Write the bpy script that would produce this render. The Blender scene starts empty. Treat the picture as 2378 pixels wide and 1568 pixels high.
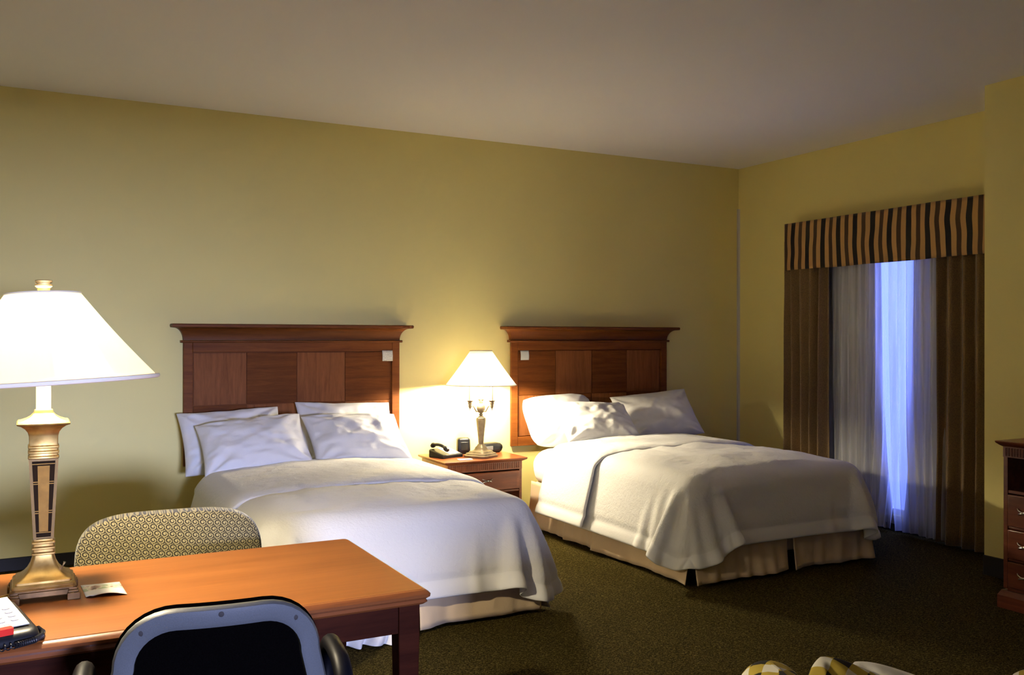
import bpy, bmesh, math, random
import numpy as np
from mathutils import Vector, Matrix
from math import pi, sin, cos, radians, sqrt, exp

random.seed(4)
C = bpy.context.scene.collection

# ------------------------------------------------------------------ helpers
def link(name, bm, mat=None, parent=None, smooth=True, ang=38, bevel=0, bseg=2, loc=None, rot=None, sub=0, solid=0):
    bmesh.ops.recalc_face_normals(bm, faces=bm.faces)
    me = bpy.data.meshes.new(name)
    if smooth:
        lim = radians(ang)
        for f in bm.faces:
            f.smooth = True
        for e in bm.edges:
            if len(e.link_faces) == 2 and e.calc_face_angle(0) > lim:
                e.smooth = False
    bm.to_mesh(me)
    bm.free()
    o = bpy.data.objects.new(name, me)
    C.objects.link(o)
    if mat:
        me.materials.append(mat)
    if parent:
        o.parent = parent
    if loc:
        o.location = loc
    if rot:
        o.rotation_euler = rot
    if solid:
        m = o.modifiers.new('solid', 'SOLIDIFY'); m.thickness = solid; m.offset = 0
    if bevel:
        m = o.modifiers.new('bevel', 'BEVEL'); m.width = bevel; m.segments = bseg
        m.limit_method = 'ANGLE'; m.angle_limit = radians(35)
        m.harden_normals = False
    if sub:
        m = o.modifiers.new('sub', 'SUBSURF'); m.levels = sub; m.render_levels = sub
    return o

def thing(name, label, cat, loc=(0, 0, 0), rz=0.0, group=None):
    o = bpy.data.objects.new(name, None)
    o.empty_display_size = .1
    C.objects.link(o)
    o.location = loc
    o.rotation_euler = (0, 0, rz)
    return tag(o, label, cat, group)

def tag(o, label, cat, group=None):
    o['label'] = label; o['category'] = cat
    if group: o['group'] = group
    return o

def struct(o):
    o['kind'] = 'structure'
    return o

def NB():
    return bmesh.new()

def box(bm, x0, x1, y0, y1, z0, z1):
    v = [bm.verts.new(p) for p in ((x0,y0,z0),(x1,y0,z0),(x1,y1,z0),(x0,y1,z0),(x0,y0,z1),(x1,y0,z1),(x1,y1,z1),(x0,y1,z1))]
    for f in ((0,3,2,1),(4,5,6,7),(0,1,5,4),(1,2,6,5),(2,3,7,6),(3,0,4,7)):
        bm.faces.new([v[i] for i in f])
    return bm

def bx(*a):
    return box(NB(), *a)

def loft(bm, rings, cap=True, closed=True):
    """rings: list of lists of points, same count"""
    vr = [[bm.verts.new(p) for p in r] for r in rings]
    n = len(vr[0])
    for a, b in zip(vr[:-1], vr[1:]):
        for i in range(n if closed else n-1):
            j = (i+1) % n
            bm.faces.new((a[i], a[j], b[j], b[i]))
    if cap and closed:
        bm.faces.new(vr[0][::-1]); bm.faces.new(vr[-1])
    return bm

def lathe(bm, prof, c=(0,0,0), seg=32, cap=True, jit=None):
    rings = []
    for r, z in prof:
        rings.append([(c[0]+r*cos(2*pi*i/seg), c[1]+r*sin(2*pi*i/seg), c[2]+z) for i in range(seg)])
    return loft(bm, rings, cap)

def rr(hx, hy, z, r=0.0, seg=4, c=(0,0)):
    """rounded rectangle ring, count constant"""
    r = max(min(r, hx, hy), 1e-4)
    pts = []
    for (sx, sy, a0) in ((1,1,0),(-1,1,90),(-1,-1,180),(1,-1,270)):
        for k in range(seg+1):
            a = radians(a0+90*k/seg)
            pts.append((c[0]+sx*(hx-r)+r*cos(a), c[1]+sy*(hy-r)+r*sin(a), z))
    return pts

def tube(bm, path, r, seg=10, cap=True):
    P = [Vector(p) for p in path]
    rad = r if isinstance(r, (list, tuple)) else [r]*len(P)
    rings = []
    up = Vector((0,0,1))
    t0 = (P[1]-P[0]).normalized()
    if abs(t0.dot(up)) > .95: up = Vector((1,0,0))
    n = (up - t0*up.dot(t0)).normalized()
    for i, p in enumerate(P):
        t = (P[min(i+1, len(P)-1)] - P[max(i-1, 0)]).normalized()
        n = (n - t*n.dot(t)).normalized()
        b = t.cross(n)
        rings.append([tuple(p + (n*cos(2*pi*k/seg) + b*sin(2*pi*k/seg))*rad[i]) for k in range(seg)])
    return loft(bm, rings, cap)

def grid_mesh(bm, P, closed_u=False):
    """P: array [nu][nv] of points"""
    V = [[bm.verts.new(tuple(p)) for p in row] for row in P]
    for i in range(len(V)-1):
        for j in range(len(V[0])-1):
            bm.faces.new((V[i][j], V[i+1][j], V[i+1][j+1], V[i][j+1]))
    return bm

def vn(x, y, s=0):
    """cheap smooth value noise"""
    def h(i, j):
        n = (int(i)*374761393 + int(j)*668265263 + s*1442695041) & 0xffffffff
        n = ((n ^ (n >> 13))*1274126177) & 0xffffffff
        return ((n ^ (n >> 16)) & 0xffff)/65535.0
    i, j = math.floor(x), math.floor(y)
    u, v = x-i, y-j
    u = u*u*(3-2*u); v = v*v*(3-2*v)
    return (h(i,j)*(1-u)+h(i+1,j)*u)*(1-v) + (h(i,j+1)*(1-u)+h(i+1,j+1)*u)*v - .5

# ------------------------------------------------------------------ materials
class M:
    def __init__(s, name):
        s.m = bpy.data.materials.new(name)
        s.m.use_nodes = True
        s.t = s.m.node_tree
        s.b = s.t.nodes['Principled BSDF']
        s.out = s.t.nodes['Material Output']
    def n(s, typ, **kw):
        nd = s.t.nodes.new('ShaderNode'+typ)
        for k, v in kw.items():
            if hasattr(nd, k) and k not in ('Scale',):
                setattr(nd, k, v)
            else:
                nd.inputs[k].default_value = v
        return nd
    def l(s, a, b):
        s.t.links.new(a, b)
    def math(s, op, a, b=None, c=None):
        nd = s.t.nodes.new('ShaderNodeMath'); nd.operation = op
        for i, x in enumerate((a, b, c)):
            if x is None: continue
            if isinstance(x, (int, float)): nd.inputs[i].default_value = x
            else: s.l(x, nd.inputs[i])
        return nd.outputs[0]
    def coord(s, scale=(1,1,1), rot=(0,0,0), which='Object'):
        tc = s.t.nodes.new('ShaderNodeTexCoord')
        mp = s.t.nodes.new('ShaderNodeMapping')
        mp.inputs['Scale'].default_value = scale
        mp.inputs['Rotation'].default_value = rot
        s.l(tc.outputs[which], mp.inputs[0])
        return mp.outputs[0]
    def ramp(s, fac, stops, interp='LINEAR'):
        r = s.t.nodes.new('ShaderNodeValToRGB')
        r.color_ramp.interpolation = interp
        e = r.color_ramp.elements
        while len(e) < len(stops): e.new(.5)
        for k, (p, c) in zip(e, stops):
            k.position = p; k.color = (*c, 1)
        s.l(fac, r.inputs[0])
        return r.outputs[0]
    def mix(s, fac, a, b, mode='MIX'):
        nd = s.t.nodes.new('ShaderNodeMix'); nd.data_type = 'RGBA'; nd.blend_type = mode
        for i, x in ((0, fac), (6, a), (7, b)):
            if isinstance(x, (int, float)): nd.inputs[i].default_value = x
            elif isinstance(x, tuple): nd.inputs[i].default_value = (*x, 1)
            else: s.l(x, nd.inputs[i])
        return nd.outputs[2]
    def noise(s, vec, scale, detail=4, rough=.5, dist=0):
        nd = s.t.nodes.new('ShaderNodeTexNoise')
        nd.inputs['Scale'].default_value = scale; nd.inputs['Detail'].default_value = detail
        nd.inputs['Roughness'].default_value = rough; nd.inputs['Distortion'].default_value = dist
        s.l(vec, nd.inputs['Vector'])
        return nd.outputs[0]
    def bump(s, h, strength=.3, dist=.002):
        nd = s.t.nodes.new('ShaderNodeBump')
        nd.inputs['Strength'].default_value = strength; nd.inputs['Distance'].default_value = dist
        s.l(h, nd.inputs['Height']); s.l(nd.outputs[0], s.b.inputs['Normal'])
        return nd
    def set(s, col=None, rough=None, metal=None, spec=None, coat=None, sheen=None):
        B = s.b.inputs
        if col is not None:
            if isinstance(col, tuple): B['Base Color'].default_value = (*col, 1)
            else: s.l(col, B['Base Color'])
        if rough is not None:
            if isinstance(rough, (int, float)): B['Roughness'].default_value = rough
            else: s.l(rough, B['Roughness'])
        if metal is not None: B['Metallic'].default_value = metal
        if spec is not None: B['Specular IOR Level'].default_value = spec
        if coat is not None:
            B['Coat Weight'].default_value = coat; B['Coat Roughness'].default_value = .12
        if sheen is not None: B['Sheen Weight'].default_value = sheen
        return s.m

def plain(name, col, rough=.5, metal=0, spec=.5, noise=0, nscale=40, coat=0, bump=0):
    m = M(name)
    c = col
    if noise:
        v = m.noise(m.coord(), nscale, 3)
        c = m.ramp(v, [(.3, tuple(x*(1-noise) for x in col)), (.7, tuple(min(1, x*(1+noise)) for x in col))])
        if bump: m.bump(v, bump, .002)
    return m.set(c, rough, metal, spec, coat)

def wood(name, dark, lite, axis='X', rough=.35, coat=.3, sc=1.0, spec=.35):
    m = M(name)
    s = {'X': (.6,7,7), 'Y': (7,.6,7), 'Z': (7,7,.6)}[axis]
    v = m.coord(tuple(k*sc for k in s))
    a = m.noise(v, 3.0, 6, .6, .6)
    b = m.noise(v, 22.0, 3, .6)
    f = m.math('ADD', m.math('MULTIPLY', a, .75), m.math('MULTIPLY', b, .25))
    c = m.ramp(f, [(.33, dark), (.66, lite)])
    m.bump(b, .06, .001)
    return m.set(c, rough, 0, spec, coat)

# wall paint: orange-peel bump, pale yellow
m = M('wall_paint')
v = m.coord()
big = m.noise(v, 1.3, 3)
c = m.ramp(big, [(.3, (.77,.665,.255)), (.7, (.80,.695,.27))])
m.bump(m.noise(v, 260, 2), .12, .002)
MW = m.set(c, .62, 0, .35)
m = M('ceiling_paint')
m.bump(m.noise(m.coord(), 180, 3), .15, .002)
MC = m.set((.90,.88,.89), .8, 0, .2)

m = M('carpet')
v = m.coord()
vo = m.t.nodes.new('ShaderNodeTexVoronoi'); vo.inputs['Scale'].default_value = 150
m.l(v, vo.inputs['Vector'])
mp2 = m.coord((45, 150, 45), (0,0,radians(27)))
ns = m.noise(mp2, 1.0, 3, .7)
ns2 = m.noise(v, 2.2, 2)
f = m.math('ADD', m.math('MULTIPLY', vo.outputs['Distance'], .45), m.math('MULTIPLY', ns, .75))
c1 = m.ramp(f, [(.34, (.003,.002,.0006)), (.58, (.032,.0235,.006)), (.80, (.105,.080,.022))])
m.bump(f, .8, .006)
MCARPET = m.set(c1, .98, 0, .02)

CH_D, CH_L = (.115,.028,.009), (.27,.075,.022)
W_head = wood('cherry_wood_headboard', (.105,.028,.004), (.20,.062,.010), 'X', .55, 0, 1, .15)
W_sq1 = wood('cherry_square_dark', (.085,.023,.004), (.16,.048,.008), 'X', .6, 0, 1.6, .12)
W_sq2 = wood('cherry_square_light', (.14,.044,.011), (.24,.085,.024), 'Z', .6, 0, 1.6, .15)
W_cor = wood('cherry_cornice', (.085,.023,.003), (.16,.048,.007), 'X', .5, 0, 1, .2)
W_desk = wood('cherry_desk_top', (.18,.056,.011), (.27,.092,.020), 'X', .36, .05, .55, .35)
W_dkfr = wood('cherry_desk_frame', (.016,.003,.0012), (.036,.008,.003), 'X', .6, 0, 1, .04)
W_night = wood('cherry_nightstand', (.15,.038,.012), (.30,.085,.026), 'X', .3, .35)
W_chest = wood('cherry_chest', (.10,.022,.010), (.19,.050,.020), 'Y', .34, .3)
DARK = plain('dark_recess', (.012,.009,.008), .8)
BLACK = plain('black_plastic', (.008,.008,.010), .38, 0, .25, noise=.2, nscale=300)
BLACKM = plain('black_fabric', (.0012,.001,.001), 1, 0, 0, noise=.3, nscale=400, bump=.3)
ARMB = plain('armrest_black', (.003,.003,.005), .45, 0, .08)
GREYP = plain('grey_shell_plastic', (.060,.064,.068), .5, 0, .3, noise=.10, nscale=500, bump=.15)
BRASS = None
m = M('antique_brass')
v = m.noise(m.coord((1,1,1)), 26, 4)
BRASS = m.set(m.ramp(v, [(.35, (.26,.15,.035)), (.65, (.42,.27,.08))]), .38, .8)
m = M('dark_bronze')
BRONZE = m.set(m.ramp(m.noise(m.coord(), 30, 4), [(.35, (.09,.045,.012)), (.65, (.17,.09,.026))]), .5, .6)
m = M('pewter_champagne')
PEWTER = m.set(m.ramp(m.noise(m.coord(), 25, 2), [(.35, (.14,.105,.06)), (.65, (.20,.155,.09))]), .5, .35)
CHROME = plain('brushed_nickel', (.72,.70,.66), .25, 1)
CREAM = plain('cream_candle', (.80,.72,.52), .5)
PAPER = plain('white_card', (.82,.80,.74), .7)

def linen(name, col, sc=1.0, bump=.35, wr=.0):
    m = M(name)
    v = m.coord((1,1,1))
    a = m.noise(m.coord((60*sc, 210*sc, 60*sc)), 1, 3, .6)
    b = m.noise(v, 34*sc, 4, .65, .6)
    h = m.math('ADD', m.math('MULTIPLY', a, .35), m.math('MULTIPLY', b, .8))
    if wr:
        w_ = m.noise(v, 6, 3, .5, .8)
        h = m.math('ADD', h, m.math('MULTIPLY', w_, wr))
    m.bump(h, bump, .009)
    return m.set(col, .85, 0, .2, sheen=.25)
DUVET = linen('white_jacquard', (.67,.665,.65), 1, .6, .6)
SHEET = linen('white_cotton', (.72,.715,.70), .6, .22, 2.0)
HEM = linen('white_hem', (.72,.715,.70), 1.5, .15)
SKIRT = linen('beige_skirt', (.70,.53,.33), .8, .25, 1.0)
SPRING = linen('box_spring_cover', (.55,.42,.30), .8, .2)

def shade_mat(name, col):
    m = M(name)
    d = m.n('BsdfDiffuse'); d.inputs[0].default_value = (*col, 1)
    t = m.n('BsdfTranslucent'); t.inputs[0].default_value = (*col, 1)
    mx = m.n('MixShader'); mx.inputs[0].default_value = .85
    m.l(d.outputs[0], mx.inputs[1]); m.l(t.outputs[0], mx.inputs[2])
    m.l(mx.outputs[0], m.out.inputs[0])
    return m.m
SHADE = shade_mat('lamp_shade_cloth', (.97,.95,.91))
SHADEBAND = plain('shade_trim', (.80,.74,.58), .8)
def bulb_mat(name, col, s):
    m = M(name)
    e = m.n('Emission'); e.inputs[0].default_value = (*col, 1); e.inputs[1].default_value = s
    m.l(e.outputs[0], m.out.inputs[0])
    return m.m
LAMPC = (1.0, .85, .58)
BULB_BIG = bulb_mat('bulb_glow_desk', LAMPC, 1800)
BULB_SM = bulb_mat('bulb_glow_bedside', LAMPC, 1850)

# striped valance: black / tan / brown / tan along local Y
m = M('striped_valance')
tc = m.t.nodes.new('ShaderNodeUVMap')
sp = m.t.nodes.new('ShaderNodeSeparateXYZ'); m.l(tc.outputs[0], sp.inputs[0])
per = .168
fr = m.math('FRACT', m.math('DIVIDE', sp.outputs[0], per))
c = m.ramp(fr, [(0, (.006,.004,.004)), (.27, (.46,.265,.095)), (.52, (.055,.026,.010)), (.75, (.46,.265,.095))], 'CONSTANT')
m.bump(m.noise(m.coord((1,1,1)), 260, 2), .3, .002)
VAL = m.set(c, .75, 0, .3, sheen=.2)

m = M('bronze_drape')
v = m.coord()
vo = m.t.nodes.new('ShaderNodeTexVoronoi'); vo.inputs['Scale'].default_value = 130; m.l(v, vo.inputs['Vector'])
c = m.ramp(vo.outputs['Distance'], [(.15, (.09,.050,.013)), (.55, (.18,.105,.030))])
m.bump(vo.outputs['Distance'], .3, .002)
DRAPE = m.set(c, .55, 0, .4, sheen=.3)

m = M('sheer_voile')
tr = m.n('BsdfTransparent'); tr.inputs[0].default_value = (1,1,1,1)
d = m.n('BsdfDiffuse'); d.inputs[0].default_value = (.80,.80,.82,1)
t = m.n('BsdfTranslucent'); t.inputs[0].default_value = (.82,.84,.92,1)
m1 = m.n('MixShader'); m1.inputs[0].default_value = .55
m.l(d.outputs[0], m1.inputs[1]); m.l(t.outputs[0], m1.inputs[2])
m2 = m.n('MixShader')
lw = m.n('LayerWeight'); lw.inputs[0].default_value = .35
stk = m.noise(m.coord((1, 24, .55)), 1, 2, .5, .3)
fz = m.math('SUBTRACT', m.math('SUBTRACT', m.math('MULTIPLY', stk, 1.9), .52), m.math('MULTIPLY', lw.outputs['Facing'], .40))
fz = m.math('MAXIMUM', fz, .03)
m.l(fz, m2.inputs[0])
m.l(m1.outputs[0], m2.inputs[1]); m.l(tr.outputs[0], m2.inputs[2])
m.l(m2.outputs[0], m.out.inputs[0])
SHEER = m.m
BLACKOUT = plain('blackout_lining', (.52,.52,.50), .9)

# scroll pattern chair fabric
m = M('scroll_upholstery')
tc = m.t.nodes.new('ShaderNodeTexCoord')
sp = m.t.nodes.new('ShaderNodeSeparateXYZ'); m.l(tc.outputs['Object'], sp.inputs[0])
S = .027
px = m.math('DIVIDE', sp.outputs[0], S)
py = m.math('DIVIDE', m.math('ADD', sp.outputs[2], m.math('MULTIPLY', sp.outputs[0], .12)), S*.86)
row = m.math('FLOOR', py)
pxs = m.math('ADD', px, m.math('MULTIPLY', row, .5))
fx = m.math('SUBTRACT', m.math('FRACT', pxs), .5)
fy = m.math('SUBTRACT', m.math('FRACT', py), .5)
r = m.math('SQRT', m.math('ADD', m.math('MULTIPLY', fx, fx), m.math('MULTIPLY', fy, fy)))
th = m.math('DIVIDE', m.math('ARCTAN2', fy, fx), 2*pi)
sp1 = m.math('FRACT', m.math('ADD', m.math('MULTIPLY', r, 3.1), m.math('ADD', th, .55)))
line = m.math('LESS_THAN', m.math('ABSOLUTE', m.math('SUBTRACT', sp1, .5)), .23)
core = m.math('LESS_THAN', r, .13)
mask = m.math('MAXIMUM', line, core)
c = m.mix(mask, (.012,.009,.005), (.18,.15,.075))
m.bump(mask, .2, .001)
SCROLL = m.set(c, .85, 0, .2, sheen=.2)

# plaid upholstery
m = M('plaid_upholstery')
tc = m.t.nodes.new('ShaderNodeTexCoord')
mp = m.t.nodes.new('ShaderNodeMapping'); mp.inputs['Rotation'].default_value = (0,0,radians(38))
m.l(tc.outputs['Object'], mp.inputs[0])
sp = m.t.nodes.new('ShaderNodeSeparateXYZ'); m.l(mp.outputs[0], sp.inputs[0])
def checkr(a, p): return m.math('LESS_THAN', m.math('FRACT', m.math('DIVIDE', a, p)), .5)
ca = checkr(sp.outputs[0], .085); cb = checkr(m.math('ADD', sp.outputs[1], sp.outputs[2]), .11)
k = m.math('DIVIDE', m.math('ADD', ca, cb), 2)
c = m.ramp(k, [(0, (.62,.60,.52)), (.34, (.40,.30,.05)), (.75, (.022,.020,.018))], 'CONSTANT')
PLAID = m.set(c, .85, 0, .2)

# ------------------------------------------------------------------ room
D, XR, XB, YB, HC = 6.751, 6.02, 5.42, 3.775, 3.135
XL, YR = -2.3, -2.4
T = .15
WY0, WY1, WZ0, WZ1 = 4.2, 5.75, .12, 2.35
struct(link('floor', bx(XL-T, XR+T, YR-T, D+T, -.1, 0), MCARPET, smooth=False))
struct(link('ceiling', bx(XL-T, XR+T, YR-T, D+T, HC, HC+.1), MC, smooth=False))
struct(link('wall_back', bx(XL-T, XR+T, D, D+T, 0, HC), MW, smooth=False))
bm = NB()
box(bm, XR, XR+T, YR, WY0, 0, HC); box(bm, XR, XR+T, WY1, D, 0, HC)
box(bm, XR, XR+T, WY0, WY1, 0, WZ0); box(bm, XR, XR+T, WY0, WY1, WZ1, HC)
struct(link('wall_right', bm, MW, smooth=False))
struct(link('wall_partition', bx(XB, XR, YR, YB, 0, HC), MW, smooth=False))
struct(link('wall_left', bx(XL-T, XL, YR-T, D, 0, HC), MW, smooth=False))
# rear wall (behind the camera) with a low wide window
RX0, RX1, RZ0, RZ1 = -1.5, 1.0, .75, 1.64
bm = NB()
box(bm, XL, RX0, YR-T, YR, 0, HC); box(bm, RX1, XR, YR-T, YR, 0, HC)
box(bm, RX0, RX1, YR-T, YR, 0, RZ0); box(bm, RX0, RX1, YR-T, YR, RZ1, HC)
struct(link('wall_rear', bm, MW, smooth=False))
BASE = plain('dark_baseboard', (.010,.008,.008), .6)
def baseb(name, *a):
    return struct(link(name, bx(*a), BASE, bevel=.004))
baseb('baseboard_back', XL, XR, D-.014, D, 0, .085)
baseb('baseboard_right', XR-.014, XR, YB, D-.014, 0, .085)
baseb('baseboard_partition', XB-.014, XB, YR, YB, 0, .125)
baseb('baseboard_left', XL, XL+.014, YR, D-.014, 0, .085)
# pale corner bead where back wall meets window wall
struct(link('trim_1', loft(NB(), [[(XR-.022, D, z), (XR-.006, D-.004, z), (XR, D-.022, z), (XR, D, z)] for z in (.085, 2.75)]), plain('corner_bead', (.55,.52,.46), .6)))

m = M('window_glass')
tr = m.n('BsdfTransparent'); g = m.n('BsdfGlossy'); g.inputs['Roughness'].default_value = .02
mx = m.n('MixShader'); mx.inputs[0].default_value = .06
m.l(tr.outputs[0], mx.inputs[1]); m.l(g.outputs[0], mx.inputs[2]); m.l(mx.outputs[0], m.out.inputs[0])
GLASS = m.m
FRW = plain('window_frame_white', (.6,.6,.6), .4)
def window(name, axis, a0, a1, z0, z1, p):
    w = bpy.data.objects.new(name, None); C.objects.link(w); struct(w)
    def b(u0, u1, v0, v1, q0, q1, bm):
        if axis == 'x': box(bm, q0, q1, u0, u1, v0, v1)
        else: box(bm, u0, u1, q0, q1, v0, v1)
    bm = NB(); f = .045
    b(a0, a0+f, z0, z1, p, p+.06, bm); b(a1-f, a1, z0, z1, p, p+.06, bm)
    b(a0+f, a1-f, z0, z0+f, p, p+.06, bm); b(a0+f, a1-f, z1-f, z1, p, p+.06, bm)
    link('window_frame', bm, FRW, w, bevel=.004)
    bm = NB(); b(a0+f, a1-f, z0+f, z1-f, p+.028, p+.034, bm)
    link('pane', bm, GLASS, w, smooth=False)
    return w
window('window_1', 'x', WY0, WY1, WZ0, WZ1, XR+.04)
window('window_2', 'y', RX0, RX1, RZ0, RZ1, YR-.11)

# ------------------------------------------------------------------ cloth relaxation (position based)
def drape(x0, x1, y0, y1, top, bx0, bx1, by0, by1, rad, floor=.02, ds=.03, steps=170, iters=10, seed=1,
          pinm=.16, pil=0.0, wind=None, slack=1.0, corner=0, flare=.09):
    rng = np.random.default_rng(seed)
    nx = int(round((x1-x0)/ds))+1; ny = int(round((y1-y0)/ds))+1
    X, Y = np.meshgrid(np.linspace(x0, x1, nx), np.linspace(y0, y1, ny), indexing='ij')
    P = np.stack([X, Y, np.full_like(X, top+.004)], -1)
    dx = (x1-x0)/(nx-1); dy = (y1-y0)/(ny-1)
    # round the hanging corners off
    if corner:
        for sgn in (-1, 1):
            ex = (X-bx1) if sgn > 0 else (bx0-X)
            ey = by0-Y
            mx_ = (x1-bx1) if sgn > 0 else (bx0-x0); my_ = by0-y0
            a = np.clip(ex/mx_, 0, 1); b = np.clip(ey/my_, 0, 1)
            hyp = np.sqrt(a*a+b*b)+1e-9
            k = np.where((a > 0) & (b > 0), (1+(corner-1)*(np.minimum(a, b)/np.maximum(a, b)))*np.maximum(a, b)/hyp, 1)
            P[..., 0] -= np.where((a > 0) & (b > 0), sgn*ex*(1-k), 0)
            P[..., 1] += np.where((a > 0) & (b > 0), ey*(1-k), 0)
    R0 = P.copy()
    P[..., 2] += rng.normal(0, .0025, X.shape)
    w = np.ones((nx, ny))
    pin = (X > bx0+pinm) & (X < bx1-pinm) & (Y > by0+pinm) & (Y < by1+.5)
    w[pin] = 0
    if pil:
        low = np.array([[vn(a*3.1, b*3.1, seed) + .5*vn(a*8, b*5, seed+3) for b in Y[0]] for a in X[:, 0]])
        P[..., 2] += np.where(pin, low*pil, 0)
    V = np.zeros_like(P)
    h = 1/45.
    cons = []
    def rest(sa, sb):
        A = R0[sa]; B = R0[sb]
        n0, n1 = min(A.shape[0], B.shape[0]), min(A.shape[1], B.shape[1])
        return np.sqrt(((A[:n0, :n1]-B[:n0, :n1])**2).sum(-1))*slack
    def addc(sa, sb, L, k):
        cons.append((sa, sb, rest(sa, sb), k))
    S = slice
    for o in (0, 1):
        addc((S(o, nx-1, 2), S(None)), (S(o+1, nx, 2), S(None)), dx*slack, 1)
        addc((S(None), S(o, ny-1, 2)), (S(None), S(o+1, ny, 2)), dy*slack, 1)
    dg = sqrt(dx*dx+dy*dy)*slack
    for o in (0, 1):
        addc((S(o, nx-1, 2), S(0, ny-1)), (S(o+1, nx, 2), S(1, ny)), dg, .35)
        addc((S(o, nx-1, 2), S(1, ny)), (S(o+1, nx, 2), S(0, ny-1)), dg, .35)
    bend = []
    for o in range(4):
        sa, sb = (S(o, nx-2, 4), S(None)), (S(o+2, nx, 4), S(None))
        bend.append((sa, sb, rest(sa, sb), .30))
        sa, sb = (S(None), S(o, ny-2, 4)), (S(None), S(o+2, ny, 4))
        bend.append((sa, sb, rest(sa, sb), .30))
    def fit(a, b):
        n0 = min(a.shape[0], b.shape[0]); n1 = min(a.shape[1], b.shape[1]); return n0, n1
    def solve(cs):
        for sa, sb, L, k in cs:
            A = P[sa]; B = P[sb]
            n0, n1 = fit(A, B)
            A = A[:n0, :n1]; B = B[:n0, :n1]
            wa = w[sa][:n0, :n1]; wb = w[sb][:n0, :n1]
            dlt = B-A
            dist = np.sqrt((dlt**2).sum(-1))+1e-9
            ws = wa+wb
            s = np.where(ws > 0, k*(dist-L)/dist/np.maximum(ws, 1e-6), 0)[..., None]*dlt
            A += s*wa[..., None]; B -= s*wb[..., None]
    cx, cy = (bx0+bx1)/2, (by0+by1)/2
    hx, hy = (bx1-bx0)/2-rad, (by1-by0)/2-rad
    for st in range(steps):
        V[..., 2] -= 9.8*h*w
        if wind is not None and st < steps*.6:
            V[..., 0] += wind[0]*h*w; V[..., 1] += wind[1]*h*w
        V *= .965
        Q = P.copy()
        P += V*h*w[..., None]
        for it in range(iters if st < steps-12 else iters*3):
            solve(cons)
            if it % 2 == 0: solve(bend)
            # rounded box collision
            qx = P[..., 0]-cx; qy = P[..., 1]-cy; qz = P[..., 2]-(top-rad-5)
            fl_ = flare*np.clip((top-.12-P[..., 2])/.4, 0, 1)
            ax = np.abs(qx)-hx-fl_; ay = np.abs(qy)-hy-fl_; az = np.abs(qz)-5.0
            ox = np.maximum(ax, 0); oy = np.maximum(ay, 0); oz = np.maximum(az, 0)
            ln = np.sqrt(ox*ox+oy*oy+oz*oz)
            sd = ln + np.minimum(np.maximum(ax, np.maximum(ay, az)), 0) - rad
            inside = (sd < 0) & (w > 0)
            if inside.any():
                out = inside & (ln > 1e-6)
                kx = np.where(out, ox/np.maximum(ln, 1e-9)*np.sign(qx), 0)
                ky = np.where(out, oy/np.maximum(ln, 1e-9)*np.sign(qy), 0)
                kz = np.where(out, oz/np.maximum(ln, 1e-9)*np.sign(qz), 0)
                deep = inside & ~out
                mx = np.maximum(ax, np.maximum(ay, az))
                kx = np.where(deep & (mx == ax), np.sign(qx), kx)
                ky = np.where(deep & (mx == ay), np.sign(qy), ky)
                kz = np.where(deep & (mx == az), np.sign(qz), kz)
                dd = np.where(inside, -sd, 0)
                P[..., 0] += kx*dd; P[..., 1] += ky*dd; P[..., 2] += kz*dd
                # friction
                f = np.where(inside, .35, 0)[..., None]
                dP = (P-Q); P -= dP*f*np.array([1, 1, .15])*(w[..., None])
            fl = P[..., 2] < floor
            P[..., 2] = np.where(fl & (w > 0), floor, P[..., 2])
        V = (P-Q)/h
        sp_ = np.sqrt((V**2).sum(-1, keepdims=True)); V *= np.minimum(1, 3/np.maximum(sp_, 1e-6))
    return P

def cloth_obj(name, P, mat, hemmat, parent, hem=3, edges=('x0','x1','y0','y1'), thick=.012, sub=1):
    bm = NB(); grid_mesh(bm, P)
    bm.verts.ensure_lookup_table(); bm.faces.ensure_lookup_table()
    nx, ny = P.shape[:2]
    idx = 0
    for i in range(nx-1):
        for j in range(ny-1):
            f = bm.faces[idx]; idx += 1
            if ('x0' in edges and i < hem) or ('x1' in edges and i >= nx-1-hem) or ('y0' in edges and j < hem) or ('y1' in edges and j >= ny-1-hem):
                f.material_index = 1
    # stitched seam groove
    N = {}
    bm.normal_update()
    V = list(bm.verts)
    for i in range(nx):
        for j in range(ny):
            if (('x0' in edges and i == hem) or ('x1' in edges and i == nx-1-hem) or ('y0' in edges and j == hem) or ('y1' in edges and j == ny-1-hem)):
                v = V[i*ny+j]; n = v.normal
                s = 1 if n.z > -.1 or True else -1
                c = Vector(((P[nx//2, ny//2, 0]), P[nx//2, ny//2, 1], .1))
                if n.dot(v.co-c) < 0: n = -n
                v.co -= n*.013
    o = link(name, bm, mat, parent, ang=180, sub=sub, solid=thick)
    o.data.materials.append(hemmat)
    return o

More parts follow.
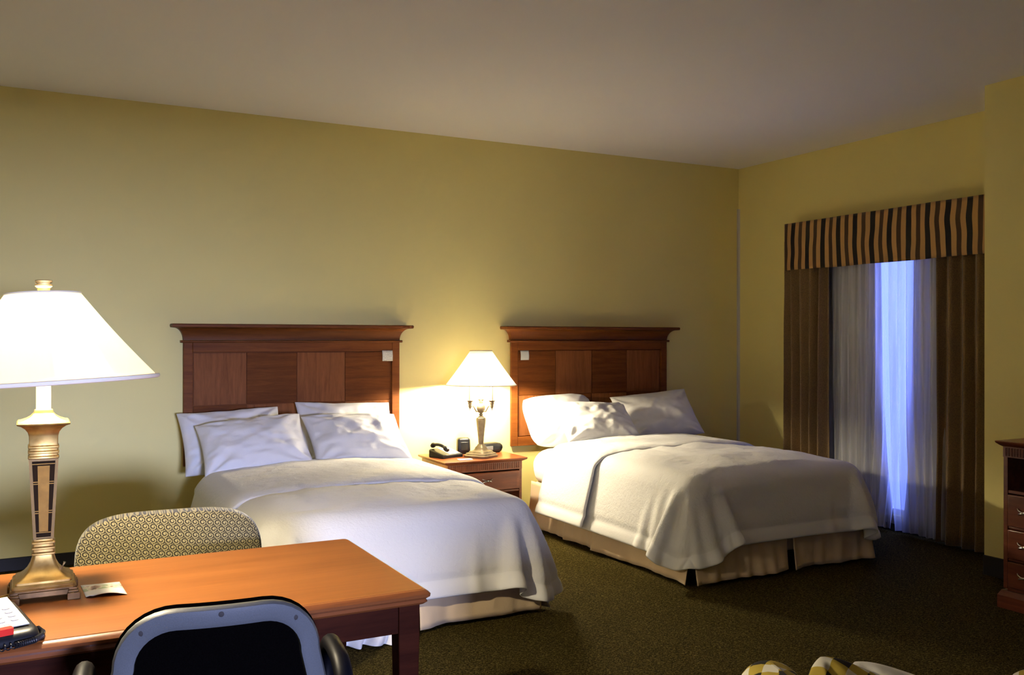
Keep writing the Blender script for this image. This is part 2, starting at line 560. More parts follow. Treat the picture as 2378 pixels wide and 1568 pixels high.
# ------------------------------------------------------------------ beds
BT = .608   # mattress top
def pillow(name, W, H, TH, loc, rot, seed, label, group, mat=SHEET, ears=1.0, rc=0.0):
    n = 40
    bm = NB()
    rows = []
    for side in (1, -1):
        P = []
        for i in range(n+1):
            u = -1+2*i/n
            row = []
            for j in range(n+1):
                v_ = -1+2*j/n
                eu = max(0, 1-abs(u)**2.6); ev = max(0, 1-abs(v_)**2.6)
                t = TH/2*(eu**.55)*(ev**.55)
                # concave outline between the corners
                pu = u*(1-.055*ears*(1-v_*v_)-rc*v_**4); pv = v_*(1-.075*ears*(1-u*u)-rc*u**4)
                wv = vn(u*4+seed, v_*4, seed)*.022 + vn(u*9, v_*9+seed, seed+1)*.010
                # gathers radiating from the corners
                for cu, cv in ((1,1),(-1,1),(1,-1),(-1,-1)):
                    du, dv = u-cu, v_-cv
                    rr_ = sqrt(du*du+dv*dv)
                    an = math.atan2(dv*cv, du*cu)
                    wv += .011*exp(-((rr_-.38)/.25)**2)*sin(an*9+seed+cu)
                t = t + wv*min(1, 3.2*min(eu, ev))
                if side == -1: t = -abs(t)*.8
                sag = -.02*(1-u*u)*(1-v_)*.3
                row.append((pu*W/2, -t, pv*H/2+H/2+sag))
            P.append(row)
        grid_mesh(bm, P)
    bmesh.ops.remove_doubles(bm, verts=bm.verts, dist=.0015)
    o = link(name, bm, mat, None, ang=180, sub=1, loc=loc, rot=rot)
    return tag(o, label, 'pillow', group)

def skirt_panel(parent, p0, p1, seed, z1=.37, z0=.022, flare=.03, wob=.021):
    p0 = Vector(p0); p1 = Vector(p1)
    L = (p1-p0).length; t = (p1-p0)/L
    nrm = Vector((t.y, -t.x))
    n = max(8, int(L/.014)); m_ = 12
    P = []
    for i in range(n+1):
        s = i/n*L
        row = []
        for j in range(m_+1):
            q = j/m_
            a = (vn(s*7, q*.8+seed*5, seed)*2.4*wob + vn(s*19, q*1.5, seed+9)*wob*1.1)*(.25+q)
            a += .010*q*sin(s*11+seed)
            ed = exp(-(min(s, L-s)/.06))*.012*q
            off = flare*q**1.3 + a + ed
            z = z1 + (z0-z1)*q + (.010*vn(s*5, 3, seed+4) if j == m_ else 0)
            p = p0 + t*s + nrm*off
            row.append((p.x, p.y, max(z, .008)))
        P.append(row)
    bm = NB(); grid_mesh(bm, P)
    return link('bed_skirt', bm, SKIRT, parent, ang=180, solid=.004)

def make_bed(x0, y0, label, seed):
    w, l = 1.5, 2.04
    b = thing('bed', label, 'bed', (x0, y0, 0))
    # frame + box spring + mattress (local coords)
    bm = NB(); box(bm, .06, w-.06, .07, l-.05, .05, .13)
    for sx in (.12, w-.17):
        for sy in (.15, l-.2): box(bm, sx, sx+.05, sy, sy+.05, 0, .06)
    link('bed_frame', bm, DARK, b, bevel=.004)
    rings = []
    for z, i in ((.13,.03),(.15,.012),(.34,.012),(.365,.03)):
        rings.append([(p[0]+w/2, p[1]+l/2, z) for p in rr(w/2-i, l/2-i, z, .06, 6)])
    link('box_spring', loft(NB(), rings), SPRING, b, ang=50)
    rings = []
    for z, i in ((.365,.05),(.372,.02),(.40,.004),(.50,-.008),(BT-.10,.0),(BT-.05,.022),(BT-.015,.065),(BT,.15)):
        r_ = []
        for k, p in enumerate(rr(w/2-i, l/2-i, z, .10, 8)):
            wob = .006*vn(p[0]*9, p[1]*9+z*14, seed)
            r_.append((p[0]+w/2+wob, p[1]+l/2+wob, z+.5*wob))
        rings.append(r_)
    link('mattress', loft(NB(), rings), SHEET, b, ang=60, sub=1)
    o = .012
    # panels: left side two, foot two, right side two
    def P(*a): skirt_panel(b, *a)
    P((0-o, l-.05), (0-o, 1.02), seed+1); P((0-o, 1.0), (0-o, -.022), seed+2)
    P((-.020, 0-o), (w*.51, 0-o), seed+3); P((w*.53, 0-o), (w+.018, 0-o), seed+4)
    P((w+o, -.02), (w+o, 1.0), seed+5); P((w+o, 1.02), (w+o, l-.05), seed+6)
    return b

B1, B2, BY = .971, 3.562, 4.405
make_bed(B1, BY, 'queen bed with white sheets and pale skirt, nearer the desk', 10)
BT = .640
make_bed(B2, BY, 'queen bed with white sheets and beige pleated skirt, beside the curtained window', 30)

TOPD = .012
def duvet(bx0, label, corner, drop_l, drop_r, drop_f, fold_y, fold_h, seed, wind, fold_drop_l, fold_drop_r):
    w, l = 1.5, 2.04
    c0, c1 = bx0-.012, bx0+w+.012
    P = drape(c0-drop_l, c1+drop_r, BY-drop_f, fold_h-.03, BT+.018, c0, c1, BY-.02, BY+l+3, .12,
              seed=seed, pil=.028, wind=wind, steps=170, iters=14, corner=corner)
    # puff: lift top centre a little
    X, Y = P[..., 0], P[..., 1]
    dxe = np.minimum(X-c0, c1-X); dye = Y-(BY-.02)
    puff = np.clip(dxe/.55, 0, 1)*np.clip(dye/.55, 0, 1)
    P[..., 2] += .042*puff**.8
    d = cloth_obj('duvet', P, DUVET, HEM, None, hem=3, edges=('x0', 'x1', 'y0'), thick=.014)
    tag(d, label, 'duvet')
    F = drape(c0-fold_drop_l, c1+fold_drop_r, fold_y, fold_h, BT+.034, c0-.028, c1+.028, BY-4, BY+l+3, .13,
              seed=seed+50, pil=.012, wind=(wind[0]*.4, 0), steps=120, iters=14, flare=.11, ds=.03, pinm=.2)
    X = F[..., 0]; Y = F[..., 1]
    dxe = np.minimum(X-c0, c1-X)
    F[..., 2] += .042*np.clip(dxe/.55, 0, 1)**.8
    # roll the fold line down onto the duvet
    e = np.clip((Y-fold_y)/.10, 0, 1)
    F[..., 2] -= np.where(dxe > 0, (1-e)**2*.018, 0)
    cloth_obj('turned_down_fold', F, DUVET, HEM, d, hem=3, edges=('x0', 'x1'), thick=.022)
    return d
BT = .608
duvet(B1, 'white quilted duvet spread over the bed nearer the desk, blue-white at its foot', .92, .43, .44, .42, 5.02, 6.06, 3, (.5, -.2), .41, .36)
BT = .640
duvet(B2, 'white quilted duvet spread over the bed next to the window curtains', .84, .45, .41, .395, 5.44, 6.10, 8, (-.3, -.5), .475, .41)

PG1, PG2 = 'pillows on the bed nearer the desk', 'pillows on the bed by the window'
L = radians
BT = .608
pillow('pillow', .71, .50, .22, (1.255, 6.33, BT-.005), (L(-36), L(-2), L(1)), 1, 'white pillow at left of desk-side bed, rear one under the headboard', PG1)
pillow('pillow', .71, .48, .22, (1.325, 5.99, BT+.04), (L(-50), L(-5), L(-3)), 2, 'white pillow at left of desk-side bed, in front, with pointed right corner', PG1)
pillow('pillow', .74, .52, .21, (2.06, 6.36, BT-.005), (L(-34), L(2), L(0)), 3, 'white pillow at right of desk-side bed, rear one under the paper tag', PG1)
pillow('pillow', .72, .48, .22, (2.045, 6.01, BT+.04), (L(-50), L(1), L(3)), 4, 'white wrinkled pillow at right of desk-side bed, front one lit by the lamp', PG1)
BT = .640
pillow('pillow', .70, .46, .24, (3.93, 6.42, BT-.005), (L(-30), L(-2), L(4)), 5, 'white plump pillow nearest the nightstand on window-side bed, rear one', PG2, SHEET, .2, .11)
pillow('pillow', .70, .46, .20, (4.05, 6.06, BT+.04), (L(-50), L(3), L(-4)), 6, 'white pillow on window-side bed, in front of the plump rear pillow', PG2)
pillow('pillow', .74, .49, .21, (4.78, 6.24, BT+.02), (L(-40), L(-5), L(-10)), 7, 'white pillow on window-side bed, farthest right and tallest', PG2)

# crumpled sheet corner trailing from the foot of bed 1
P = []
for i in range(40):
    row = []
    for j in range(16):
        s, q = i/39, j/15
        x = 1.22+.47*s; y = BY-.045-.05*q-.03*s
        z = .15*(1-q)+.012
        f = q*.05
        row.append((x+f*vn(s*6, q*2, 3), y - abs(f*1.6*sin(s*15+q*2)) - f*vn(s*11, q*3, 5), max(.008, z+.03*q*vn(s*7, 1, 6))))
    P.append(row)
bm = NB(); grid_mesh(bm, P)
tag(link('loose_sheet', bm, SHEET, None, ang=180, sub=1, solid=.004), 'crumpled white sheet trailing to the carpet under the desk corner', 'sheet')

# ------------------------------------------------------------------ headboards
def headboard(x0, label, flip):
    W, z0, z1 = 1.6, .612, 1.485
    h = thing('headboard', label, 'headboard', (x0, D, 0))
    # local: y negative towards room
    link('back_panel', bx(.01, W-.01, -.022, -.002, z0, z1), W_head, h, bevel=.002)
    bm = NB()
    st = .062
    box(bm, 0, st, -.045, -.022, z0, z1); box(bm, W-st, W, -.045, -.022, z0, z1)
    box(bm, st, W-st, -.045, -.022, z1-.075, z1); box(bm, st, W-st, -.045, -.022, z0, z0+.075)
    link('rail_frame', bm, W_head, h, bevel=.003)
    # veneer squares: upper row of four, lower row of four
    n = 4; w = (W-2*st-.012)/n; xa = st+.006
    for r_, (za, zb) in enumerate(((1.035, z1-.081), (z0+.081, 1.029))):
        for k in range(n):
            mt = (W_sq2 if (k+r_+flip) % 2 else W_sq1)
            link('veneer_square', bx(xa+k*w+.002, xa+(k+1)*w-.002, -.030, -.0225, za, zb), mt, h, bevel=.0015)
    # thin bead
    bm = NB()
    tube(bm, [(-.018, -.052, z1), (W+.018, -.052, z1)], .009)
    box(bm, -.018, W+.018, -.052, -.002, z1-.009, z1+.009)
    link('bead_moulding', bm, W_cor, h)
    # cove cornice: profile lofted as rectangles
    rings = []
    prof = [(0, .0)]
    for k in range(9):
        a = k/8*pi/2
        prof.append((.062*(1-cos(a)), .088*sin(a)))
    prof += [(.066, .088), (.082, .090), (.085, .100), (.085, .108), (.080, .114)]
    for o, z in prof:
        zz = z1+.010+z
        rings.append([(-o, -.002, zz), (-o, -.045-o, zz), (W+o, -.045-o, zz), (W+o, -.002, zz)])
    link('cornice', loft(NB(), rings), W_cor, h, ang=25)
    return h
headboard(.948, 'cherry wood headboard on the wall behind the bed nearer the desk', 1)
headboard(3.532, 'cherry wood headboard on the wall between the lamp and the window', 0)

m = M('printed_card')
sp = m.t.nodes.new('ShaderNodeSeparateXYZ'); m.l(m.coord(), sp.inputs[0])
ln = m.math('LESS_THAN', m.math('FRACT', m.math('MULTIPLY', sp.outputs[2], 90)), .30)
nz = m.math('GREATER_THAN', m.noise(m.coord((120, 1, 90)), 1, 1), .42)
TAGP = m.set(m.mix(m.math('MULTIPLY', ln, nz), (.72,.68,.52), (.42,.40,.30)), .8)
def card(x, z, w_, h_, label, mat):
    P = [[(x+w_*i/8-.0, D-.047-.006*sin(pi*j/6)-.006*(1-j/6), z+h_*j/6) for j in range(7)] for i in range(9)]
    o = link('paper_tag', grid_mesh(NB(), P), mat, None, ang=180, solid=.0015)
    return tag(o, label, 'tag')
card(2.404, 1.333, .084, .082, 'small cream printed card stuck on the left headboard, upper right corner', TAGP)
card(3.615, 1.328, .078, .078, 'small pale blank-looking card stuck on the right headboard, upper left corner', plain('pale_card', (.60,.62,.54), .7))

# ------------------------------------------------------------------ nightstand
NX0, NX1, NY0, NZ = 2.735, 3.36, 6.205, .594
ns_ = thing('nightstand', 'cherry nightstand with one drawer standing between the two beds', 'nightstand', ((NX0+NX1)/2, NY0, 0))
w2 = (NX1-NX0)/2; dp = .50
bm = NB()
box(bm, -w2, -w2+.022, 0, dp, .06, .566); box(bm, w2-.022, w2, 0, dp, .06, .566)
box(bm, -w2+.022, w2-.022, dp-.015, dp, .06, .566)
box(bm, -w2+.022, w2-.022, 0.006, dp-.015, .335, .350); box(bm, -w2+.022, w2-.022, .006, dp-.015, .10, .12)
link('carcass', bm, W_night, ns_, bevel=.002)
rings = []
for z, o in ((.566,.004),(.572,.016),(.580,.030),(.590,.034),(.594,.030)):
    rings.append([(-w2-o, -o, z), (w2+o, -o, z), (w2+o, dp, z), (-w2-o, dp, z)])
link('top', loft(NB(), rings), W_night, ns_, ang=25)
bm = NB(); box(bm, -w2+.001, w2-.001, -.004, .012, .505, .566)
k = -w2+.02
while k < w2-.02:
    tube(bm, [(k, -.004, .515), (k, -.004, .560)], .0055, 6); k += .0165
link('fluted_frieze', bm, W_night, ns_, ang=50)
dr = link('drawer', bx(-w2+.026, w2-.026, -.012, .40, .355, .495), W_night, ns_, bevel=.005)
bm = NB(); box(bm, -w2+.05, w2-.05, -.014, -.0125, .375, .476)
link('drawer_panel', bm, wood('drawer_inset', (.13,.032,.012), (.24,.065,.022), 'X'), dr, bevel=.001)
def bow_pull(parent, cx, y, z, ax='x', s=1.0):
    """ribbon/twig style cast pull"""
    bm = NB()
    def p(u, o, h): return (cx+u*s, y-o, z+h*s) if ax == 'x' else (cx-o, y+u*s, z+h*s)
    for sg in (-1, 1):
        tube(bm, [p(0, .012, 0), p(sg*.018, .016, .003), p(sg*.034, .010, .010), p(sg*.042, .003, .016)], [.005*s, .0045*s, .004*s, .003*s], 8)
        tube(bm, [p(0, .012, 0), p(sg*.016, .015, -.003), p(sg*.030, .010, -.007), p(sg*.038, .003, -.012)], [.005*s, .004*s, .0035*s, .003*s], 8)
    tube(bm, [p(0, .0, 0), p(0, .008, 0), p(0, .016, 0), p(0, .019, 0)], [.006*s, .006*s, .008*s, .004*s], 10)
    link('pull', bm, CHROME, parent)
bow_pull(dr, .01, -.013, .432)
link('plinth', bx(-w2-.008, w2+.008, -.008, dp, 0, .06), W_night, ns_, bevel=.004)

# ------------------------------------------------------------------ bedside lamp
def shade_mesh(r0, r1, h, z, seg=64, bell=0):
    bm = NB(); rings = []
    for k in range(13):
        t = k/12
        r_ = r0 + (r1-r0)*t - bell*sin(pi*t)
        rings.append([(r_*cos(2*pi*i/seg), r_*sin(2*pi*i/seg), z+h*t) for i in range(seg)])
    return loft(bm, rings, cap=False)
bl = thing('table_lamp', 'lit candelabra table lamp on the nightstand between the beds', 'lamp', (3.085, 6.36, NZ), radians(28))
rings = []
for hx, z in ((.105,0),(.107,.006),(.107,.016),(.098,.020),(.094,.030),(.080,.034),(.072,.046),(.050,.052),(.040,.062),(.036,.075),(.026,.085),(.020,.098)):
    rings.append(rr(hx, hx, z, hx*.42, 4))
link('base', loft(NB(), rings), PEWTER, bl, ang=30)
rings = []
for hx, z in ((.017,.098),(.019,.12),(.022,.16),(.027,.21),(.033,.26),(.036,.285),(.033,.300),(.024,.306)):
    rings.append([(hx*1.08*cos(2*pi*i/8), hx*1.08*sin(2*pi*i/8), z) for i in range(8)])
link('stem', loft(NB(), rings), PEWTER, bl, ang=25)
link('collar', lathe(NB(), [(.022,.304),(.026,.308),(.014,.314),(.012,.322),(.019,.326),(.012,.332),(.008,.336)], seg=24), PEWTER, bl)
bm = NB()
lathe(bm, [(.008,.334),(.024,.345),(.033,.362),(.036,.378),(.033,.392),(.022,.405),(.010,.412),(.007,.45)], seg=24)
bmesh.ops.scale(bm, vec=(1.15, .8, 1), verts=bm.verts)
link('hub', bm, PEWTER, bl)
for a in (36, 156, 276):
    ca, sa = cos(radians(a)), sin(radians(a))
    pts = [(ca*r_, sa*r_, z) for r_, z in ((.02,.352),(.04,.350),(.055,.372),(.066,.392),(.080,.396),(.092,.386),(.097,.392))]
    link('arm', tube(NB(), pts, [.006,.006,.0055,.005,.005,.005,.006], 8), PEWTER, bl)
    c0 = (ca*.097, sa*.097, 0)
    link('candle_cup', lathe(NB(), [(.002,.362),(.006,.368),(.003,.374),(.010,.382),(.013,.392),(.012,.405),(.016,.412),(.018,.420),(.015,.424),(.026,.436),(.027,.439),(.012,.438)], c=c0, seg=20), PEWTER, bl)
    link('candle_tube', lathe(NB(), [(.0105,.436),(.0105,.552),(.006,.556)], c=c0, seg=16), CREAM, bl)
    bm = NB(); lathe(bm, [(.004,.570),(.012,.582),(.017,.602),(.016,.618),(.008,.638),(.001,.644)], c=c0, seg=14)
    link('bulb', bm, BULB_SM, bl)
    link('socket', lathe(NB(), [(.009,.553),(.009,.570),(.004,.572)], c=c0, seg=12), CREAM, bl)
link('shade', shade_mesh(.272, .083, .262, .556, bell=.004), SHADE, bl, ang=180, solid=.002)
bm = NB()
for r_, z in ((.272,.556),(.0835,.818)):
    tube(bm, [((r_+.001)*cos(2*pi*i/48), (r_+.001)*sin(2*pi*i/48), z) for i in range(49)], .0035, 6, cap=False)
link('shade_trim', bm, SHADEBAND, bl)
bm = NB()
tube(bm, [(0,0,.44),(0,0,.80)], .004, 8)
for a in (30, 150, 270):
    tube(bm, [(0,0,.80),(.083*cos(radians(a)), .083*sin(radians(a)), .812)], .002, 6)
link('shade_holder', bm, PEWTER, bl)
link('added_diffuser', lathe(NB(), [(.001,.790),(.094,.790),(.094,.792),(.001,.793)], seg=40), SHADE, bl)  # unseen disc added to soften the light leaving the shade top

# ------------------------------------------------------------------ things on the nightstand
ph = thing('telephone', 'black telephone with white keypad on the left of the nightstand', 'telephone', (2.842, 6.48, NZ), radians(16))
rings = [[(x, y, z) for x, y, z in ring] for ring in (
    [(-.10,-.085,0),(.10,-.085,0),(.10,.085,0),(-.10,.085,0)],
    [(-.10,-.085,.022),(.10,-.085,.022),(.10,.085,.055),(-.10,.085,.055)],
    [(-.092,-.078,.028),(.092,-.078,.028),(.092,.078,.062),(-.092,.078,.062)])]
link('phone_body', loft(NB(), rings), BLACK, ph, bevel=.004)
bm = NB(); P = [[(-.055, -.02+.0, .03)]]
def slab(bm, x0, x1, y0, y1, zf, t):
    a = [bm.verts.new(p) for p in ((x0,y0,zf(y0)),(x1,y0,zf(y0)),(x1,y1,zf(y1)),(x0,y1,zf(y1)))]
    b = [bm.verts.new((v.co.x, v.co.y, v.co.z+t)) for v in a]
    bm.faces.new(a[::-1]); bm.faces.new(b)
    for i in range(4): bm.faces.new((a[i], a[(i+1)%4], b[(i+1)%4], b[i]))
zf = lambda y: .028+.034*(y+.078)/.156
slab(bm, -.02, .085, -.070, .072, zf, .0015)
kp = link('keypad', bm, PAPER, ph)
bm = NB()
for i in range(3):
    for j in range(4): slab(bm, -.008+i*.022, .007+i*.022, -.045+j*.022, -.033+j*.022, zf, .005)
link('keys', bm, plain('grey_keys', (.30,.30,.30), .5), ph)
bm = NB(); slab(bm, .060, .082, -.066, -.056, zf, .003)
link('message_light', bm, plain('red_lens', (.55,.02,.015), .3), ph)
pts = []
for k in range(15):
    t = -1+2*k/14
    pts.append((-.062, t*.098, .062+.026*(1-t*t)+.03*(t+1)/2*.6))
rad = [.020 if abs(-1+2*k/14) > .62 else .0125 for k in range(15)]
rad[0] = .014; rad[-1] = .014
link('handset', tube(NB(), pts, rad, 12), BLACK, ph)

dk = thing('charging_dock', 'squat black plastic cube dock behind the nightstand lamp', 'dock', (3.045, 6.60, NZ), radians(-14))
rings = [rr(.050,.042,0,.014), rr(.052,.044,.01,.016), rr(.050,.040,.11,.016), rr(.044,.034,.122,.016), rr(.036,.026,.126,.014)]
link('dock_body', loft(NB(), rings), BLACK, dk, ang=40)
bm = NB(); box(bm, -.030, .030, -.0475, -.040, .03, .095)
link('dock_face', bm, plain('glossy_black', (.02,.02,.02), .15), dk, bevel=.004)

ck = thing('clock_radio', 'oval black clock radio on the right rear of the nightstand', 'clock', (3.268, 6.575, NZ), radians(8))
rings = []
for t, hx, hy in ((0,.085,.048),(.012,.105,.056),(.035,.115,.056),(.055,.112,.050),(.070,.095,.040),(.078,.060,.025)):
    rings.append([(hx*(abs(cos(a))**.75)*(1 if cos(a)>0 else -1), hy*(abs(sin(a))**.8)*(1 if sin(a)>0 else -1), t) for a in [2*pi*i/32 for i in range(32)]])
link('clock_body', loft(NB(), rings), BLACK, ck, ang=60)
bm = NB(); box(bm, -.075, -.005, -.0565, -.048, .025, .056)
link('clock_display', bm, plain('display_grey', (.16,.17,.16), .2), ck, bevel=.002)

tag(link('notepad', bx(-.055, .055, -.035, .035, 0, .004), PAPER, None, loc=(2.905, 6.262, NZ), rot=(0,0,radians(-8)), bevel=.001),
    'small white note card on the front edge of the nightstand', 'card')

# ------------------------------------------------------------------ window dressing
def curtain(name, y0, y1, x, z0, z1, amp, n, seed, mat, label, cat, group=None, taper=None, solid=.003, nz=26, flare=.4, parent=None):
    cols = max(60, int((y1-y0)*170))
    P = []
    for i in range(cols+1):
        s = i/cols
        row = []
        for j in range(nz+1):
            q = j/nz
            ph_ = 2*pi*n*(s + .035*vn(s*5, q*1.2, seed)) + .6*vn(q*2.0, s*3, seed+2)
            a = amp*(1+flare*q)*(.75+.6*vn(s*n*.9, 7, seed+5))
            a0, a1 = (y0, y1) if taper is None else taper(q, y0, y1)
            yy = a0+(a1-a0)*s + .15*amp*sin(ph_*2)*.5
            xx = x + a*sin(ph_) + .006*vn(s*30, q*6, seed+7)
            zz = z1+(z0-z1)*q
            if j == nz: zz += .012*vn(s*8, 1, seed+8)
            row.append((xx, yy, zz))
        P.append(row)
    bm = NB(); grid_mesh(bm, P)
    o = link(name, bm, mat, parent, ang=180, solid=solid)
    if label: tag(o, label, cat, group)
    return o
DG = 'brown drapes either side of the window'
curtain('drape', 5.50, 5.99, 5.885, .025, 2.36, .034, 4.6, 3, DRAPE, 'brown patterned drape nearer the bed, left of the sheer curtain', 'curtain', DG)
curtain('drape', 3.92, 4.46, 5.885, .02, 2.36, .036, 4.6, 9, DRAPE, 'brown patterned drape by the wall corner, right of the sheer curtain', 'curtain', DG,
        taper=lambda q, a, b: (a-.0*q, b+.02*q**3))
# blackout lining behind the sheers, nearly closed with a tapering gap
BG = 'blackout linings behind the sheer curtain'
curtain('blackout_curtain', 5.06, 5.92, 5.978, .06, 2.36, .010, 7, 15, BLACKOUT, 'plain blackout lining behind the sheer curtain, left of the bright gap', 'curtain', BG,
        taper=lambda q, a, b: (a-.04*q-.10*q**4, b), flare=.2)
curtain('blackout_curtain', 4.0, 4.745, 5.978, .06, 2.36, .010, 6, 19, BLACKOUT, 'plain blackout lining behind the sheer curtain, right of the bright gap', 'curtain', BG,
        taper=lambda q, a, b: (a, b+.02*q+.08*q**3), flare=.2)
SG = 'sheer voile panels at the window'
curtain('sheer_curtain', 4.80, 5.52, 5.945, .03, 2.36, .014, 8, 25, SHEER, 'white sheer panel beside the left brown drape', 'curtain', SG,
        taper=lambda q, a, b: (a+.01*q+.12*q**3, b-.04*q**2), solid=0, flare=.5, nz=34)
curtain('sheer_curtain', 4.40, 4.93, 5.922, .03, 2.36, .015, 7, 29, SHEER, 'white sheer panel beside the right brown drape', 'curtain', SG,
        taper=lambda q, a, b: (a+.0*q, b-.0*q-.06*q**3), solid=0, flare=.5, nz=34)
# valance
va = thing('valance', 'black, tan and brown striped fabric valance above the window', 'valance', (0, 0, 0))
VY0, VY1, VZ0, VZ1, VX = 3.84, 5.985, 2.10, 2.51, 5.845
path = []
n = 240
for i in range(n+1): path.append((VX, VY0+(VY1-.03-VY0)*i/n))
for k in range(1, 6):
    a = k/5*pi/2; path.append((VX+.03*(1-cos(a)), VY1-.03+.03*sin(a)))
for k in range(1, 10): path.append((VX+.03+(XR-.004-VX-.03)*k/9, VY1))
bm = NB(); uvl = bm.loops.layers.uv.new('UVMap')
rows = []; s = 0; ss = []
for i, (x, y) in enumerate(path):
    if i: s += math.hypot(x-path[i-1][0], y-path[i-1][1])
    ss.append(s)
    row = []
    for j in range(15):
        q = j/14
        wv = .010*vn(s*8, q*1.5, 41) + .012*vn(s*3.5, q*.8, 43)
        wv += .010*math.sin(pi*q)*-1
        dy = .016*vn(s*5, q*3.2, 47)*min(1, q*3)
        zz = VZ1+(VZ0-VZ1)*q + (.010*vn(s*4, 2, 51) if q > .9 else 0)
        fr_ = 1 if i <= n else 0
        row.append(bm.verts.new((x+(wv if fr_ else 0), y+(dy if i < n-2 else .2*wv), zz)))
    rows.append(row)
for i in range(len(rows)-1):
    for j in range(14):
        f = bm.faces.new((rows[i][j], rows[i+1][j], rows[i+1][j+1], rows[i][j+1]))
        for lp, (a, b) in zip(f.loops, ((i,j),(i+1,j),(i+1,j+1),(i,j+1))):
            lp[uvl].uv = (ss[a]+.02, b/14)
link('valance_fabric', bm, VAL, va, ang=180, solid=.006)
link('mounting_board', bx(VX+.012, XR-.002, VY0, VY1-.012, VZ1-.03, VZ1-.008), plain('board_wood', (.30,.22,.13), .7), va)

# ------------------------------------------------------------------ chest of drawers
CX0, CY0, CY1, CZ = 4.85, 2.20, 3.262, .937
ch = thing('chest_of_drawers', 'dark cherry chest of drawers with open shelf at right edge', 'chest', (CX0, (CY0+CY1)/2, 0))
hy = (CY1-CY0)/2; dx_ = XB-.016-CX0
bm = NB()
box(bm, 0, dx_, -hy, -hy+.025, .11, CZ-.03); box(bm, 0, dx_, hy-.025, hy, .11, CZ-.03)
box(bm, dx_-.015, dx_, -hy+.025, hy-.025, .11, CZ-.03)
box(bm, .004, dx_-.015, -hy+.025, hy-.025, .645, .663)
for z in (.455, .275): box(bm, .006, dx_-.015, -hy+.025, hy-.025, z-.008, z+.004)
box(bm, .0, dx_-.015, -hy+.025, hy-.025, .10, .118)
link('carcass', bm, W_chest, ch, bevel=.002)
rings = []
for z, o in ((CZ-.032,.002),(CZ-.024,.014),(CZ-.012,.028),(CZ-.004,.032),(CZ,.028)):
    rings.append([(-o, -hy-o, z), (dx_, -hy-o, z), (dx_, hy+o, z), (-o, hy+o, z)])
link('top', loft(NB(), rings), W_chest, ch, ang=25)
bm = NB(); box(bm, -.005, .012, -hy+.001, hy-.001, CZ-.09, CZ-.031)
k = -hy+.02
while k < hy-.015:
    tube(bm, [(-.005, k, CZ-.083), (-.005, k, CZ-.037)], .0055, 6); k += .0165
link('fluted_frieze', bm, W_chest, ch, ang=50)
for za, zb in ((.462,.640),(.282,.444),(.120,.264)):
    d_ = link('drawer', bx(-.010, .40, -hy+.030, hy-.030, za, zb), W_chest, ch, bevel=.005)
    for yy in (hy-.11-.03, -hy+.14):
        bow_pull(d_, -.010, yy, (za+zb)/2, 'y', 1.15)
rings = []
for z, o in ((0,.022),(.07,.022),(.085,.014),(.10,.006)):
    rings.append([(-o, -hy-o, z), (dx_-.001, -hy-o, z), (dx_-.001, hy+o, z), (-o, hy+o, z)])
link('plinth', loft(NB(), rings), W_chest, ch, ang=25)

# ------------------------------------------------------------------ desk
TX, TY, TW, TL = 1.066, 2.535, .805, 1.62
dk = thing('desk', 'cherry wood writing desk with moulded edge and square legs', 'desk', (TX-TL/2, TY, 0))
rings = []
for z, o in ((.715,-.014),(.722,-.006),(.730,-.010),(.738,0),(.746,.001),(.752,-.004),(.757,-.012),(.758,-.016),(.760,-.018)):
    rings.append([(p[0], p[1]+TW/2, z) for p in rr(TL/2+o, TW/2+o, z, .014, 4)])
bm = loft(NB(), rings)
dt = link('desktop', bm, W_desk, dk, ang=24)
dt.data.materials.append(wood('cherry_desk_edge', (.12,.034,.008), (.19,.058,.016), 'X', .35, .1))
for f in dt.data.polygons:
    if f.center.z < .7575: f.material_index = 1
# aprons
ax0, ax1 = -TL/2+.03, TL/2-.03
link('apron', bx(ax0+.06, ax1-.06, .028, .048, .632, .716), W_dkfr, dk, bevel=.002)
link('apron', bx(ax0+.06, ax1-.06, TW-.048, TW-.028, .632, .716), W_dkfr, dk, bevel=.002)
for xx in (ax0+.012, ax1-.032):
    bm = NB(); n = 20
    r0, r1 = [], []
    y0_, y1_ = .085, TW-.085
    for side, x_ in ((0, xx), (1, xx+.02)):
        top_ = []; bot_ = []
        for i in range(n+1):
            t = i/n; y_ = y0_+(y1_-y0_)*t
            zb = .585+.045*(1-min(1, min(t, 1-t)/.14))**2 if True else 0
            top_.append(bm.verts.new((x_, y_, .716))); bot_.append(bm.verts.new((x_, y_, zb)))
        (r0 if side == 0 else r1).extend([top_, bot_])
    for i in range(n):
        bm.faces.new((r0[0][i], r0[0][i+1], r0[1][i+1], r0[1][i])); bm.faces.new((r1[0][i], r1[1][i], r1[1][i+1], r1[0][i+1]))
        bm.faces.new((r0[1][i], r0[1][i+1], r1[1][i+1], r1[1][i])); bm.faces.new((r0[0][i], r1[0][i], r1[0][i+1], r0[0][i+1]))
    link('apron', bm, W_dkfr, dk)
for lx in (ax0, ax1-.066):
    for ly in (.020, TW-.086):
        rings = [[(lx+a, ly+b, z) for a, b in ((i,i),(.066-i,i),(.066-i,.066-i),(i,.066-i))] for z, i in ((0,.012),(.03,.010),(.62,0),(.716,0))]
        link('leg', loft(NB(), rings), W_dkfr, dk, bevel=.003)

# ------------------------------------------------------------------ desk lamp (square art-deco brass)
dl = thing('table_lamp', 'lit square brass column table lamp with wide white shade on the desk', 'lamp', (.036, 3.005, .76))
